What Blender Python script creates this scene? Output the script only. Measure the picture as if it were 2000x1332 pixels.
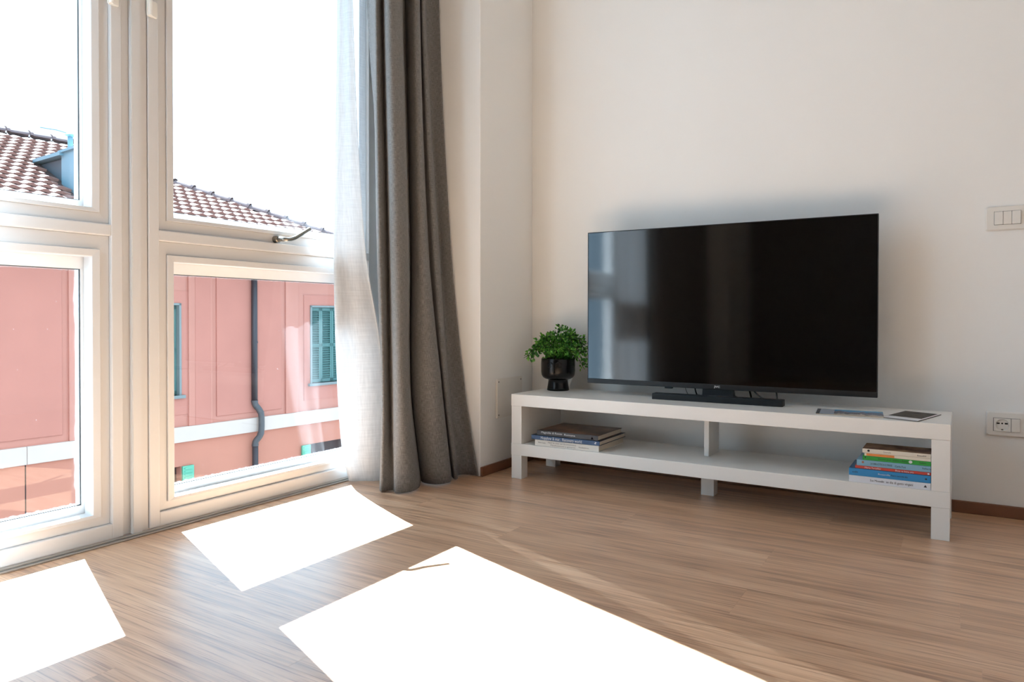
import bpy, bmesh, math, random
from mathutils import Vector, Matrix

for o in list(bpy.data.objects):
    bpy.data.objects.remove(o, do_unlink=True)
SC = bpy.context.scene
COL = SC.collection

# ------------------------------------------------------------------ camera, sky, sun, exposure
FOCAL_PX = 1380.95
CAM = Vector((1.7254, -2.9601, 0.6861))
YAW, PITCH, ROLL = 0.5566, -0.0099, 0.0008
cam_d = bpy.data.cameras.new('camera')
cam = bpy.data.objects.new('camera', cam_d)
COL.objects.link(cam)
cam_d.sensor_width = 36.0
cam_d.lens = FOCAL_PX / 2000.0 * 36.0
cam_d.shift_y = -(666.0 - 634.3) / 2000.0
cam_d.clip_start = 0.02
cam_d.clip_end = 300
FWD = Vector((-math.sin(YAW) * math.cos(PITCH), math.cos(YAW) * math.cos(PITCH), math.sin(PITCH)))
RGT = Vector((math.cos(YAW), math.sin(YAW), 0))
UPV = RGT.cross(FWD)
r2 = RGT * math.cos(ROLL) + UPV * math.sin(ROLL)
u2 = -RGT * math.sin(ROLL) + UPV * math.cos(ROLL)
mw = Matrix((r2, u2, -FWD)).transposed().to_4x4()
mw.translation = CAM
cam.matrix_world = mw
SC.camera = cam

world = bpy.data.worlds.new('sky')
SC.world = world
world.use_nodes = True
bg = world.node_tree.nodes['Background']
bg.inputs['Color'].default_value = (0.48, 0.75, 1.0, 1)
bg.inputs['Strength'].default_value = 1.35

sun_d = bpy.data.lights.new('sun', 'SUN')
sun_d.energy = 26.0
sun_d.angle = math.radians(0.35)
sun_d.color = (0.745, 0.885, 1.0)
sun = bpy.data.objects.new('sun', sun_d)
COL.objects.link(sun)
sun.rotation_euler = Vector((0.902, -0.33, -1.0)).to_track_quat('-Z', 'Y').to_euler()

SC.view_settings.view_transform = 'Standard'
SC.view_settings.look = 'None'
SC.view_settings.exposure = 1.42
SC.view_settings.gamma = 1.0
SC.view_settings.use_curve_mapping = False

# ------------------------------------------------------------------ helpers
def srgb(r, g, b):
    f = lambda c: (c / 255 / 12.92) if c / 255 <= 0.04045 else ((c / 255 + 0.055) / 1.055) ** 2.4
    return (f(r), f(g), f(b), 1)

def newmat(name):
    m = bpy.data.materials.new(name)
    m.use_nodes = True
    nt = m.node_tree
    return m, nt, nt.nodes['Principled BSDF'], nt.nodes['Material Output']

def simple(name, col, rough=0.6, metal=0.0, spec=0.5, bump=0.0, bscale=200.0, vary=0.0, vscale=8.0):
    """flat colour with a little procedural variation and relief"""
    m, nt, p, out = newmat(name)
    N, L = nt.nodes, nt.links
    p.inputs['Base Color'].default_value = col
    p.inputs['Roughness'].default_value = rough
    p.inputs['Metallic'].default_value = metal
    p.inputs['Specular IOR Level'].default_value = spec
    tc = N.new('ShaderNodeTexCoord')
    if vary > 0:
        nz = N.new('ShaderNodeTexNoise'); nz.inputs['Scale'].default_value = vscale
        nz.inputs['Detail'].default_value = 5
        L.new(tc.outputs['Object'], nz.inputs['Vector'])
        mx = N.new('ShaderNodeMix'); mx.data_type = 'RGBA'
        mx.inputs[6].default_value = (col[0] * (1 - vary), col[1] * (1 - vary), col[2] * (1 - vary), 1)
        mx.inputs[7].default_value = (min(1, col[0] * (1 + vary)), min(1, col[1] * (1 + vary)), min(1, col[2] * (1 + vary)), 1)
        L.new(nz.outputs['Fac'], mx.inputs[0])
        L.new(mx.outputs[2], p.inputs['Base Color'])
    if bump > 0:
        nb = N.new('ShaderNodeTexNoise'); nb.inputs['Scale'].default_value = bscale
        nb.inputs['Detail'].default_value = 3
        L.new(tc.outputs['Object'], nb.inputs['Vector'])
        b = N.new('ShaderNodeBump'); b.inputs['Strength'].default_value = bump
        b.inputs['Distance'].default_value = 0.002
        L.new(nb.outputs['Fac'], b.inputs['Height'])
        L.new(b.outputs['Normal'], p.inputs['Normal'])
    return m

def tag(o, label=None, cat=None, group=None, kind=None):
    if label: o['label'] = label
    if cat: o['category'] = cat
    if group: o['group'] = group
    if kind: o['kind'] = kind
    return o

def link(name, me, mat=None, parent=None, loc=None, smooth=False):
    o = bpy.data.objects.new(name, me)
    COL.objects.link(o)
    if mat is not None:
        mats = mat if isinstance(mat, (list, tuple)) else [mat]
        if len(me.materials) == 0:
            for mm in mats: me.materials.append(mm)
    if parent is not None: o.parent = parent
    if loc is not None: o.location = loc
    if smooth:
        for pl in me.polygons: pl.use_smooth = True
    return o

def empty(name, loc=(0, 0, 0), rz=0.0, parent=None):
    o = bpy.data.objects.new(name, None)
    o.empty_display_size = 0.05
    COL.objects.link(o)
    o.location = loc
    o.rotation_euler = (0, 0, rz)
    if parent is not None: o.parent = parent
    return o

def add_box(bm, x0, x1, y0, y1, z0, z1, mi=0):
    vs = [bm.verts.new(c) for c in ((x0, y0, z0), (x1, y0, z0), (x1, y1, z0), (x0, y1, z0),
                                    (x0, y0, z1), (x1, y0, z1), (x1, y1, z1), (x0, y1, z1))]
    fs = []
    for f in ((0, 3, 2, 1), (4, 5, 6, 7), (0, 1, 5, 4), (1, 2, 6, 5), (2, 3, 7, 6), (3, 0, 4, 7)):
        fc = bm.faces.new([vs[i] for i in f]); fc.material_index = mi; fs.append(fc)
    return vs, fs

def mesh_of(bm, name='mesh'):
    me = bpy.data.meshes.new(name)
    bmesh.ops.recalc_face_normals(bm, faces=bm.faces[:])
    bm.to_mesh(me); bm.free()
    return me

def box_mesh(x0, x1, y0, y1, z0, z1, bevel=0.0, seg=2):
    bm = bmesh.new()
    add_box(bm, x0, x1, y0, y1, z0, z1)
    if bevel > 0:
        bmesh.ops.bevel(bm, geom=bm.edges[:], offset=bevel, segments=seg, affect='EDGES', profile=0.5)
    return mesh_of(bm)

def box(name, x0, x1, y0, y1, z0, z1, mat, parent=None, bevel=0.0, seg=2):
    return link(name, box_mesh(x0, x1, y0, y1, z0, z1, bevel, seg), mat, parent)

def ring_mesh(yo0, yo1, zo0, zo1, yi0, yi1, zi0, zi1, xf_o, xf_i, xb):
    """mitred rectangular ring in the y-z plane; front face slopes from xf_o (outer) to xf_i (inner)"""
    bm = bmesh.new()
    def loop(y0, y1, z0, z1, x):
        return [bm.verts.new((x, y, z)) for y, z in ((y0, z0), (y1, z0), (y1, z1), (y0, z1))]
    fo = loop(yo0, yo1, zo0, zo1, xf_o); fi = loop(yi0, yi1, zi0, zi1, xf_i)
    bo = loop(yo0, yo1, zo0, zo1, xb); bi = loop(yi0, yi1, zi0, zi1, xb)
    for a, b in ((fo, fi), (fi, bi), (bi, bo), (bo, fo)):
        for i in range(4):
            j = (i + 1) % 4
            bm.faces.new((a[i], a[j], b[j], b[i]))
    return mesh_of(bm)

def tube_mesh(pts, r, n=10, closed_ends=True, radii=None):
    bm = bmesh.new()
    pts = [Vector(p) for p in pts]
    rings = []
    prev = None
    for i, p in enumerate(pts):
        t = (pts[min(i + 1, len(pts) - 1)] - pts[max(i - 1, 0)]).normalized()
        if prev is None:
            a = Vector((0, 0, 1)) if abs(t.z) < 0.9 else Vector((1, 0, 0))
            side = t.cross(a).normalized()
        else:
            side = (prev - t * prev.dot(t)).normalized()
        prev = side
        up = t.cross(side)
        rr = radii[i] if radii else r
        rings.append([bm.verts.new(p + (side * math.cos(2 * math.pi * k / n) + up * math.sin(2 * math.pi * k / n)) * rr) for k in range(n)])
    for a, b in zip(rings, rings[1:]):
        for k in range(n):
            bm.faces.new((a[k], a[(k + 1) % n], b[(k + 1) % n], b[k]))
    if closed_ends:
        bm.faces.new(rings[0][::-1]); bm.faces.new(rings[-1])
    return mesh_of(bm)

def lathe_mesh(prof, n=40):
    bm = bmesh.new()
    rings = []
    for r, z in prof:
        if r < 1e-6:
            rings.append([bm.verts.new((0, 0, z))])
        else:
            rings.append([bm.verts.new((r * math.cos(2 * math.pi * k / n), r * math.sin(2 * math.pi * k / n), z)) for k in range(n)])
    for a, b in zip(rings, rings[1:]):
        for k in range(n):
            k2 = (k + 1) % n
            if len(a) == 1 and len(b) == 1: continue
            if len(a) == 1: bm.faces.new((a[0], b[k], b[k2]))
            elif len(b) == 1: bm.faces.new((a[k], a[k2], b[0]))
            else: bm.faces.new((a[k], a[k2], b[k2], b[k]))
    return mesh_of(bm)

def text_mesh(txt, size, bold=0.0, sx=1.0):
    c = bpy.data.curves.new('txt', 'FONT')
    c.body = txt; c.size = size; c.align_x = 'LEFT'; c.align_y = 'CENTER'
    c.extrude = 0.0002; c.offset = bold; c.resolution_u = 2
    o = bpy.data.objects.new('txt', c)
    COL.objects.link(o)
    dg = bpy.context.evaluated_depsgraph_get()
    me = bpy.data.meshes.new_from_object(o.evaluated_get(dg))
    bpy.data.objects.remove(o, do_unlink=True)
    bpy.data.curves.remove(c)
    for v in me.vertices: v.co.x *= sx
    me.materials.clear()
    return me

def text_on_front(name, txt, size, mat, parent, x, y, z, width=None, bold=0.0):
    """lettering lying on a face that looks to -y"""
    me = text_mesh(txt, size, bold)
    w = max(v.co.x for v in me.vertices) - min(v.co.x for v in me.vertices)
    if width:
        for v in me.vertices: v.co.x *= width / w
    me.transform(Matrix.Rotation(math.pi / 2, 4, 'X'))
    o = link(name, me, mat, parent, (x, y, z))
    return o

def catmull(pts, sub):
    out = []
    n = len(pts)
    for i in range(n - 1):
        p0, p1, p2, p3 = pts[max(i - 1, 0)], pts[i], pts[i + 1], pts[min(i + 2, n - 1)]
        for k in range(sub):
            t = k / sub
            out.append(tuple(0.5 * (2 * b + (c - a) * t + (2 * a - 5 * b + 4 * c - d) * t * t + (3 * b - a - 3 * c + d) * t ** 3)
                             for a, b, c, d in zip(p0, p1, p2, p3)))
    out.append(tuple(pts[-1]))
    return out

def project(X):
    d = Vector(X) - CAM
    w = d.dot(FWD)
    if w < 0.1: return (-9999, -9999)
    return (1000 + FOCAL_PX * d.dot(r2) / w, 634.3 - FOCAL_PX * d.dot(u2) / w)

# ------------------------------------------------------------------ materials
M_wall = simple('wall_paint', srgb(241, 241, 239), 0.85, bump=0.12, bscale=90, vary=0.012, vscale=1.5)
M_backwall = simple('darkened_rear_wall', srgb(120, 117, 114), 0.9, bump=0.1, bscale=90)  # dimness of the rear room put into the wall colour, keeps screen reflection black
M_ceil = simple('ceiling_paint', srgb(246, 245, 243), 0.9)
M_frame = simple('window_paint', srgb(208, 207, 206), 0.38, vary=0.015, vscale=6, bump=0.05, bscale=60)
M_bead = simple('window_bead_paint', srgb(208, 207, 206), 0.4, vary=0.015, vscale=6)
M_outer = simple('window_outer_paint', srgb(240, 240, 240), 0.5, vary=0.04, vscale=20, bump=0.3, bscale=40)
M_gasket = simple('gasket', srgb(70, 74, 76), 0.6)
M_steel = simple('brushed_steel', srgb(150, 146, 138), 0.28, metal=1.0, bump=0.05, bscale=300)
M_alu = simple('threshold_aluminium', srgb(180, 176, 170), 0.38, metal=0.7)
M_lam = simple('white_laminate', srgb(238, 236, 232), 0.33, vary=0.006, vscale=3, bump=0.03, bscale=150)
M_edge = simple('white_edge_band', srgb(240, 238, 234), 0.4)
M_plas = simple('white_plastic', srgb(232, 229, 223), 0.35)
M_dark = simple('dark_slot', srgb(22, 20, 18), 0.6)
M_tvblk = simple('tv_black_plastic', srgb(26, 29, 32), 0.38, spec=0.4)
M_cable = simple('black_cable', srgb(18, 17, 16), 0.5)
M_logo = simple('silver_logo', srgb(205, 208, 210), 0.35, metal=0.3)
M_pot = simple('black_glazed_ceramic', srgb(9, 9, 10), 0.25, spec=0.35, bump=0.05, bscale=40)
M_soil = simple('potting_soil', srgb(38, 28, 20), 0.95, bump=0.8, bscale=150)
M_stem = simple('plant_stem', srgb(54, 62, 30), 0.7)
M_base = simple('brown_baseboard', srgb(122, 82, 58), 0.5, vary=0.12, vscale=20)
M_screw = simple('screw_steel', srgb(120, 116, 110), 0.4, metal=0.8)

# screen
M_screen, nt, p, out = newmat('tv_screen_glass')
p.inputs['Base Color'].default_value = (0.0012, 0.0012, 0.0011, 1)
p.inputs['Roughness'].default_value = 0.07
p.inputs['Specular IOR Level'].default_value = 0.8

# glass: clear, with fresnel reflection; lower panes carry paint smears round the edge
def glass_mat(name, smear):
    m, nt, p, out = newmat(name)
    N, L = nt.nodes, nt.links
    N.remove(p)
    tr = N.new('ShaderNodeBsdfTransparent'); tr.inputs['Color'].default_value = (0.985, 0.99, 0.99, 1)
    gl = N.new('ShaderNodeBsdfGlossy'); gl.inputs['Roughness'].default_value = 0.0
    lw = N.new('ShaderNodeLayerWeight'); lw.inputs['Blend'].default_value = 0.5
    pw = N.new('ShaderNodeMath'); pw.operation = 'POWER'; pw.inputs[1].default_value = 5.0
    L.new(lw.outputs['Facing'], pw.inputs[0])
    fr = N.new('ShaderNodeMath'); fr.operation = 'MULTIPLY_ADD'; fr.inputs[1].default_value = 0.6; fr.inputs[2].default_value = 0.03
    L.new(pw.outputs[0], fr.inputs[0])
    mx = N.new('ShaderNodeMixShader')
    L.new(fr.outputs[0], mx.inputs[0]); L.new(tr.outputs[0], mx.inputs[1]); L.new(gl.outputs[0], mx.inputs[2])
    last = mx
    if smear:
        tc = N.new('ShaderNodeTexCoord')
        sp = N.new('ShaderNodeSeparateXYZ'); L.new(tc.outputs['Generated'], sp.inputs[0])
        def math_(op, a, b=None):
            n = N.new('ShaderNodeMath'); n.operation = op
            for i, v in ((0, a), (1, b)):
                if v is None: continue
                if isinstance(v, (int, float)): n.inputs[i].default_value = v
                else: L.new(v, n.inputs[i])
            return n.outputs[0]
        ey = math_('MINIMUM', sp.outputs[1], math_('SUBTRACT', 1.0, sp.outputs[1]))
        ez = math_('MINIMUM', math_('MULTIPLY', sp.outputs[2], 1.3), math_('MULTIPLY', math_('SUBTRACT', 1.0, sp.outputs[2]), 1.6))
        e = math_('MINIMUM', ey, ez)
        nz = N.new('ShaderNodeTexNoise'); nz.inputs['Scale'].default_value = 26; nz.inputs['Detail'].default_value = 6
        mp = N.new('ShaderNodeMapping'); mp.inputs['Scale'].default_value = (1, 3.0, 0.6)
        L.new(tc.outputs['Object'], mp.inputs[0]); L.new(mp.outputs[0], nz.inputs[0])
        thr = math_('MULTIPLY', nz.outputs['Fac'], 0.032)
        k = math_('SUBTRACT', 1.0, math_('DIVIDE', e, thr))
        k = math_('MAXIMUM', k, 0.0)
        nz2 = N.new('ShaderNodeTexNoise'); nz2.inputs['Scale'].default_value = 160
        L.new(tc.outputs['Object'], nz2.inputs[0])
        sp2 = math_('MULTIPLY', math_('GREATER_THAN', nz2.outputs['Fac'], 0.80), 0.5)
        k = math_('MINIMUM', math_('ADD', math_('MULTIPLY', k, 0.4), sp2), 0.75)
        df = N.new('ShaderNodeBsdfDiffuse'); df.inputs['Color'].default_value = (0.8, 0.8, 0.82, 1)
        tl = N.new('ShaderNodeBsdfTranslucent'); tl.inputs['Color'].default_value = (0.8, 0.82, 0.85, 1)
        m2 = N.new('ShaderNodeMixShader'); L.new(df.outputs[0], m2.inputs[1]); L.new(tl.outputs[0], m2.inputs[2])
        m3 = N.new('ShaderNodeMixShader'); L.new(k, m3.inputs[0]); L.new(mx.outputs[0], m3.inputs[1]); L.new(m2.outputs[0], m3.inputs[2])
        last = m3
    L.new(last.outputs[0], out.inputs[0])
    return m
M_glass = glass_mat('window_glass', False)
M_glass_s = glass_mat('window_glass_smeared', True)

# fabrics
def fabric(name, c1, c2, scale, translucent, transparent, tcol, bump=0.3):
    m, nt, p, out = newmat(name)
    N, L = nt.nodes, nt.links
    uv = N.new('ShaderNodeTexCoord')
    def stretch(sx, sy, sc):
        mp = N.new('ShaderNodeMapping'); mp.inputs['Scale'].default_value = (sx, sy, 1)
        L.new(uv.outputs['UV'], mp.inputs[0])
        nz = N.new('ShaderNodeTexNoise'); nz.inputs['Scale'].default_value = sc; nz.inputs['Detail'].default_value = 3
        L.new(mp.outputs[0], nz.inputs[0])
        return nz.outputs['Fac']
    a = stretch(1, 0.06, scale); b = stretch(0.06, 1, scale)
    ad = N.new('ShaderNodeMath'); ad.operation = 'ADD'; L.new(a, ad.inputs[0]); L.new(b, ad.inputs[1])
    mr = N.new('ShaderNodeMapRange'); mr.inputs['From Min'].default_value = 0.72; mr.inputs['From Max'].default_value = 1.28
    L.new(ad.outputs[0], mr.inputs[0])
    mx = N.new('ShaderNodeMix'); mx.data_type = 'RGBA'
    mx.inputs[6].default_value = c1; mx.inputs[7].default_value = c2
    L.new(mr.outputs[0], mx.inputs[0])
    L.new(mx.outputs[2], p.inputs['Base Color'])
    p.inputs['Roughness'].default_value = 0.95
    p.inputs['Specular IOR Level'].default_value = 0.1
    p.inputs['Sheen Weight'].default_value = 0.15
    bp = N.new('ShaderNodeBump'); bp.inputs['Strength'].default_value = bump; bp.inputs['Distance'].default_value = 0.001
    L.new(mr.outputs[0], bp.inputs['Height']); L.new(bp.outputs[0], p.inputs['Normal'])
    tl = N.new('ShaderNodeBsdfTranslucent'); tl.inputs['Color'].default_value = tcol
    m1 = N.new('ShaderNodeMixShader'); m1.inputs[0].default_value = translucent
    L.new(p.outputs[0], m1.inputs[1]); L.new(tl.outputs[0], m1.inputs[2])
    last = m1
    if transparent > 0:
        tp = N.new('ShaderNodeBsdfTransparent')
        m2 = N.new('ShaderNodeMixShader'); m2.inputs[0].default_value = transparent
        L.new(m1.outputs[0], m2.inputs[1]); L.new(tp.outputs[0], m2.inputs[2])
        last = m2
    L.new(last.outputs[0], out.inputs[0])
    return m
M_grey = fabric('grey_woven_fabric', srgb(95, 94, 93), srgb(150, 148, 146), 900, 0.05, 0, srgb(110, 105, 100))
M_sheer = fabric('white_linen_voile', srgb(198, 200, 201), srgb(224, 226, 227), 260, 0.28, 0.02, srgb(212, 215, 218), 0.15)

# floor planks
M_floor, nt, p, out = newmat('oak_vinyl_plank')
N, L = nt.nodes, nt.links
geo = N.new('ShaderNodeNewGeometry'); oi = N.new('ShaderNodeObjectInfo')
off = N.new('ShaderNodeVectorMath'); off.operation = 'SCALE'; off.inputs[0].default_value = (7.3, 3.1, 0); 
L.new(oi.outputs['Random'], off.inputs['Scale'])
addv = N.new('ShaderNodeVectorMath'); addv.operation = 'ADD'
L.new(geo.outputs['Position'], addv.inputs[0]); L.new(off.outputs[0], addv.inputs[1])
def grain(sx, sy, sc, det, dist=0.0):
    mp = N.new('ShaderNodeMapping'); mp.inputs['Scale'].default_value = (sx, sy, 1)
    L.new(addv.outputs[0], mp.inputs[0])
    nz = N.new('ShaderNodeTexNoise'); nz.inputs['Scale'].default_value = sc; nz.inputs['Detail'].default_value = det
    nz.inputs['Distortion'].default_value = dist
    L.new(mp.outputs[0], nz.inputs[0])
    return nz.outputs['Fac']
g1 = grain(1.6, 34, 1.6, 8, 0.4); g2 = grain(4, 190, 1.2, 5); g3 = grain(0.8, 9, 1.2, 3, 0.8)
cr = N.new('ShaderNodeValToRGB')
cr.color_ramp.elements[0].position = 0.30; cr.color_ramp.elements[0].color = srgb(146, 104, 74)
cr.color_ramp.elements[1].position = 0.72; cr.color_ramp.elements[1].color = srgb(236, 200, 166)
e = cr.color_ramp.elements.new(0.5); e.color = srgb(211, 167, 131)
def mathn(op, a, b):
    n = N.new('ShaderNodeMath'); n.operation = op
    for i, v in ((0, a), (1, b)):
        if isinstance(v, (int, float)): n.inputs[i].default_value = v
        else: L.new(v, n.inputs[i])
    return n.outputs[0]
mixg = mathn('ADD', mathn('MULTIPLY', g1, 0.55), mathn('MULTIPLY', g3, 0.45))
L.new(mixg, cr.inputs[0])
hs = N.new('ShaderNodeHueSaturation')
L.new(cr.outputs[0], hs.inputs['Color'])
val = mathn('ADD', mathn('MULTIPLY', oi.outputs['Random'], 0.08), 0.96)
L.new(val, hs.inputs['Value'])
dk = N.new('ShaderNodeMix'); dk.data_type = 'RGBA'; dk.blend_type = 'MULTIPLY'
st = N.new('ShaderNodeMapRange'); st.inputs['From Min'].default_value = 0.52; st.inputs['From Max'].default_value = 0.66
L.new(g2, st.inputs[0])
L.new(mathn('MULTIPLY', st.outputs[0], 0.75), dk.inputs[0])
L.new(hs.outputs[0], dk.inputs[6]); dk.inputs[7].default_value = srgb(180, 148, 130)
L.new(dk.outputs[2], p.inputs['Base Color'])
rr = N.new('ShaderNodeMapRange'); rr.inputs['To Min'].default_value = 0.30; rr.inputs['To Max'].default_value = 0.44
L.new(g1, rr.inputs[0]); L.new(rr.outputs[0], p.inputs['Roughness'])
bp = N.new('ShaderNodeBump'); bp.inputs['Strength'].default_value = 0.12; bp.inputs['Distance'].default_value = 0.001
L.new(g2, bp.inputs['Height']); L.new(bp.outputs[0], p.inputs['Normal'])
p.inputs['Specular IOR Level'].default_value = 0.6
p.inputs['Coat Weight'].default_value = 0.8
p.inputs['Coat Roughness'].default_value = 0.38

# outside
M_pink = simple('pink_render', srgb(184, 117, 98), 0.95, vary=0.08, vscale=2.2)
M_pink2 = simple('pink_render_panel', srgb(180, 111, 93), 0.95, vary=0.08, vscale=2.2)
M_pink3 = simple('pink_render_lower', srgb(184, 114, 91), 0.95, vary=0.10, vscale=1.6)
M_stone = simple('pale_stone_band', srgb(198, 170, 154), 0.9, vary=0.06, vscale=4, bump=0.2, bscale=30)
M_shut = simple('teal_shutter_paint', srgb(76, 108, 100), 0.55, vary=0.05, vscale=6)
M_shut2 = simple('green_shutter_paint', srgb(96, 160, 128), 0.6, vary=0.06, vscale=6)
M_trim = simple('grey_window_surround', srgb(122, 122, 116), 0.8)
M_pipe = simple('brown_downpipe', srgb(56, 44, 44), 0.5, vary=0.05)
M_pipe2 = simple('grey_pipe_bend', srgb(74, 66, 64), 0.5)
M_tile = simple('clay_roof_tile', srgb(132, 92, 80), 0.8, vary=0.2, vscale=3)
M_cap = simple('ridge_tile_clay', srgb(112, 92, 90), 0.85, vary=0.15, vscale=3)
M_under = simple('roof_underlay', srgb(66, 44, 38), 0.95)
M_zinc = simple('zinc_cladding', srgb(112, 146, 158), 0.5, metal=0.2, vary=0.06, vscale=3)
M_zinc2 = simple('shaded_zinc_cladding', srgb(74, 86, 94), 0.6, metal=0.2, vary=0.15, vscale=3)  # same zinc, with the shade under the dormer eave put into its colour
M_ground = simple('street_asphalt', srgb(120, 116, 112), 0.95)

# ------------------------------------------------------------------ room shell
XW = -0.44            # room face of the window frames
RX1, RY0, ZC = 2.9, -5.4, 3.10

floor = link('floor', box_mesh(-0.60, RX1 + .1, RY0 - .1, 0.1, -0.16, -0.011), M_under)
tag(floor, 'brown wood-look plank floor crossed by bright sunlit patches', 'floor', kind='structure')
PW, PL = 0.178, 1.22
known = {(0, 0): 1.6, (1, 0): 0.79, (4, 0): 1.29}
rnd = random.Random(5)
row_off = {}
k0 = -3
y_top0 = -0.417
rows = []
kk = -3
while True:
    yt = y_top0 - PW * kk
    if yt < RY0: break
    rows.append((kk, yt)); kk += 1
last = 0.0
for k, yt in rows:
    yb = max(yt - PW, RY0); yt2 = min(yt, 0.0)
    if yt2 - yb < 0.01: continue
    if (k, 0) in known: base = known[(k, 0)]
    else: base = (last + 0.43 + rnd.uniform(-.07, .07))
    last = base % PL
    xs = [-0.60]
    x = base - PL * 10
    while x < RX1:
        if x > -0.55: xs.append(x)
        x += PL
    xs.append(RX1)
    for a, b in zip(xs, xs[1:]):
        if b - a < 0.02: continue
        g = 0.00006
        link('plank', box_mesh(a + g, b - g, yb + g * .6, yt2 - g * .6, -0.012, 0.0, 0.0002, 1), M_floor, floor)

wb = link('wall_back', box_mesh(-0.60, RX1 + .1, 0, 0.12, 0, ZC), M_wall)
tag(wb, 'plain off-white wall behind the television and low bench', 'wall', kind='structure')
wr = link('wall_right', box_mesh(RX1, RX1 + .12, RY0, 0, 0, ZC), M_wall)
tag(wr, 'plain off-white side wall outside the right of the picture', 'wall', kind='structure')
wf = link('wall_front', box_mesh(-0.60, RX1 + .1, RY0 - .12, RY0, 0, ZC), M_backwall)
tag(wf, 'plain wall far behind the camera, reflected in the screen', 'wall', kind='structure')
ce = link('ceiling', box_mesh(-0.60, RX1 + .1, RY0, 0, ZC, ZC + .1), M_ceil)
tag(ce, 'plain white ceiling above the picture', 'ceiling', kind='structure')

YE, YE2 = -0.447, -4.40
bm = bmesh.new()
add_box(bm, -0.60, 0.0, YE, 0.0, 0, ZC)                    # column beside the corner
add_box(bm, -0.60, -0.46, -0.672, YE, 0, ZC)               # strip hidden behind the curtain
add_box(bm, -0.60, -0.46, -2.715, -0.660, 2.90, ZC)        # lintel
add_box(bm, -0.60, -0.46, YE2, -2.715, 0, ZC)
add_box(bm, -0.60, 0.0, RY0, YE2, 0, ZC)
wl = link('wall_left', mesh_of(bm), M_wall)
md = wl.modifiers.new('bev', 'BEVEL'); md.width = 0.004; md.segments = 2
tag(wl, 'off-white window wall with a column and deep reveal beside the curtain', 'wall', kind='structure')

o = box('baseboard_back', 0.012, RX1, -0.012, 0.0, 0, 0.042, M_base, None, 0.003)
tag(o, 'low brown wooden baseboard under the television wall', 'baseboard', kind='structure')
o = box('baseboard_left', 0.0, 0.012, YE, 0.0, 0, 0.042, M_base, None, 0.003)
tag(o, 'short brown wooden baseboard on the column beside the grey curtain', 'baseboard', kind='structure')
bm = bmesh.new()
add_box(bm, XW - .005, XW + .018, -2.715, -0.70, 0.0, 0.006)
add_box(bm, XW - .005, XW + .008, -2.715, -0.70, 0.006, 0.012)
o = link('trim_1', mesh_of(bm), M_alu)
md = o.modifiers.new('bev', 'BEVEL'); md.width = 0.002; md.segments = 2
tag(o, 'thin metal threshold strip on the floor along the window frames', 'trim', kind='structure')

# ------------------------------------------------------------------ windows
Z_LO, Z_LI, Z_UO, Z_TOP = 0.0954, 0.868, 1.014, 2.80     # lower opening bottom/top, upper opening bottom/top
def make_window(name, yf0, yf1, yo0, yo1, label):
    """yf0..yf1 outer frame, yo0..yo1 glass opening (y grows away from the camera)"""
    root = empty(name, (XW, (yf0 + yf1) / 2, 0))
    tag(root, label, 'window', kind='structure')
    inv = Matrix.Translation(-root.location)
    def part(nm, me, mat, parent=root):
        me.transform(inv)
        return link(nm, me, mat, parent)
    s = 0.054                                           # opening -> edge of the stepped recess
    yh0, yh1 = yo0 - s, yo1 + s
    zl0, zl1 = Z_LO - .0375, 0.933
    zu0, zu1 = 0.968, Z_TOP + s
    B = 0.0035
    xb = XW - .085
    part('frame_stile', box_mesh(xb, XW, yf0, yh0, 0.012, 2.895, B), M_frame)
    part('frame_stile', box_mesh(xb, XW, yh1, yf1, 0.012, 2.895, B), M_frame)
    part('frame_bottom_rail', box_mesh(xb, XW - .0008, yh0 - .002, yh1 + .002, 0.012, zl0, B), M_frame)
    part('frame_transom', box_mesh(xb, XW - .0008, yh0 - .002, yh1 + .002, zl1, zu0, B), M_frame)
    part('frame_top_rail', box_mesh(xb, XW - .0008, yh0 - .002, yh1 + .002, zu1, 2.895, B), M_frame)
    for zo0, zo1, zh0, zh1, nm, gm in ((Z_LO, Z_LI, zl0, zl1, 'lower_sash', M_glass_s), (Z_UO, Z_TOP, zu0, zu1, 'upper_sash', M_glass)):
        m1 = 0.024
        a0, a1 = yo0 - m1, yo1 + m1
        b0, b1 = zo0 - (.010 if zo0 < .5 else m1 * .55), zo1 + (0.022 if zo1 < 1 else m1)
        sash = part(nm, ring_mesh(yh0, yh1, zh0, zh1, a0, a1, b0, b1, XW - .013, XW - .011, xb), M_frame)
        bead = part('glazing_bead', ring_mesh(a0, a1, b0, b1, yo0, yo1, zo0, zo1, XW - .004, XW - .006, XW - .054), M_bead, sash)
        md = bead.modifiers.new('bev', 'BEVEL'); md.width = 0.002; md.segments = 2
        md = sash.modifiers.new('bev', 'BEVEL'); md.width = 0.0015; md.segments = 2
        w = 0.005
        gz0, gz1 = zo0 + .024, zo1 - (.036 if zo1 < 1 else .02)
        part('outer_sash', ring_mesh(yo0 - .03, yo1 + .03, zo0 - .03, zo1 + .03, yo0 + w, yo1 - w, gz0, gz1, XW - .0545, XW - .060, XW - .095), M_outer, sash)
        part('gasket', ring_mesh(yo0 + w - .001, yo1 - w + .001, gz0 - .001, gz1 + .001, yo0 + w + .0025, yo1 - w - .0025, gz0 + .0025, gz1 - .0025, XW - .063, XW - .064, XW - .068), M_gasket, sash)
        part('glass_pane', box_mesh(XW - .072, XW - .068, yo0 + w, yo1 - w, gz0, gz1), gm, sash)
    return root, part

w1, part1 = make_window('window_1', -1.663, -0.666, -1.573, -0.712, 'tall pale window with lever handle partly covered by the curtains')
w2, part2 = make_window('window_2', -2.718, -1.745, -2.674 + .0, -1.834, 'tall pale window at the left edge of the picture')
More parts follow.
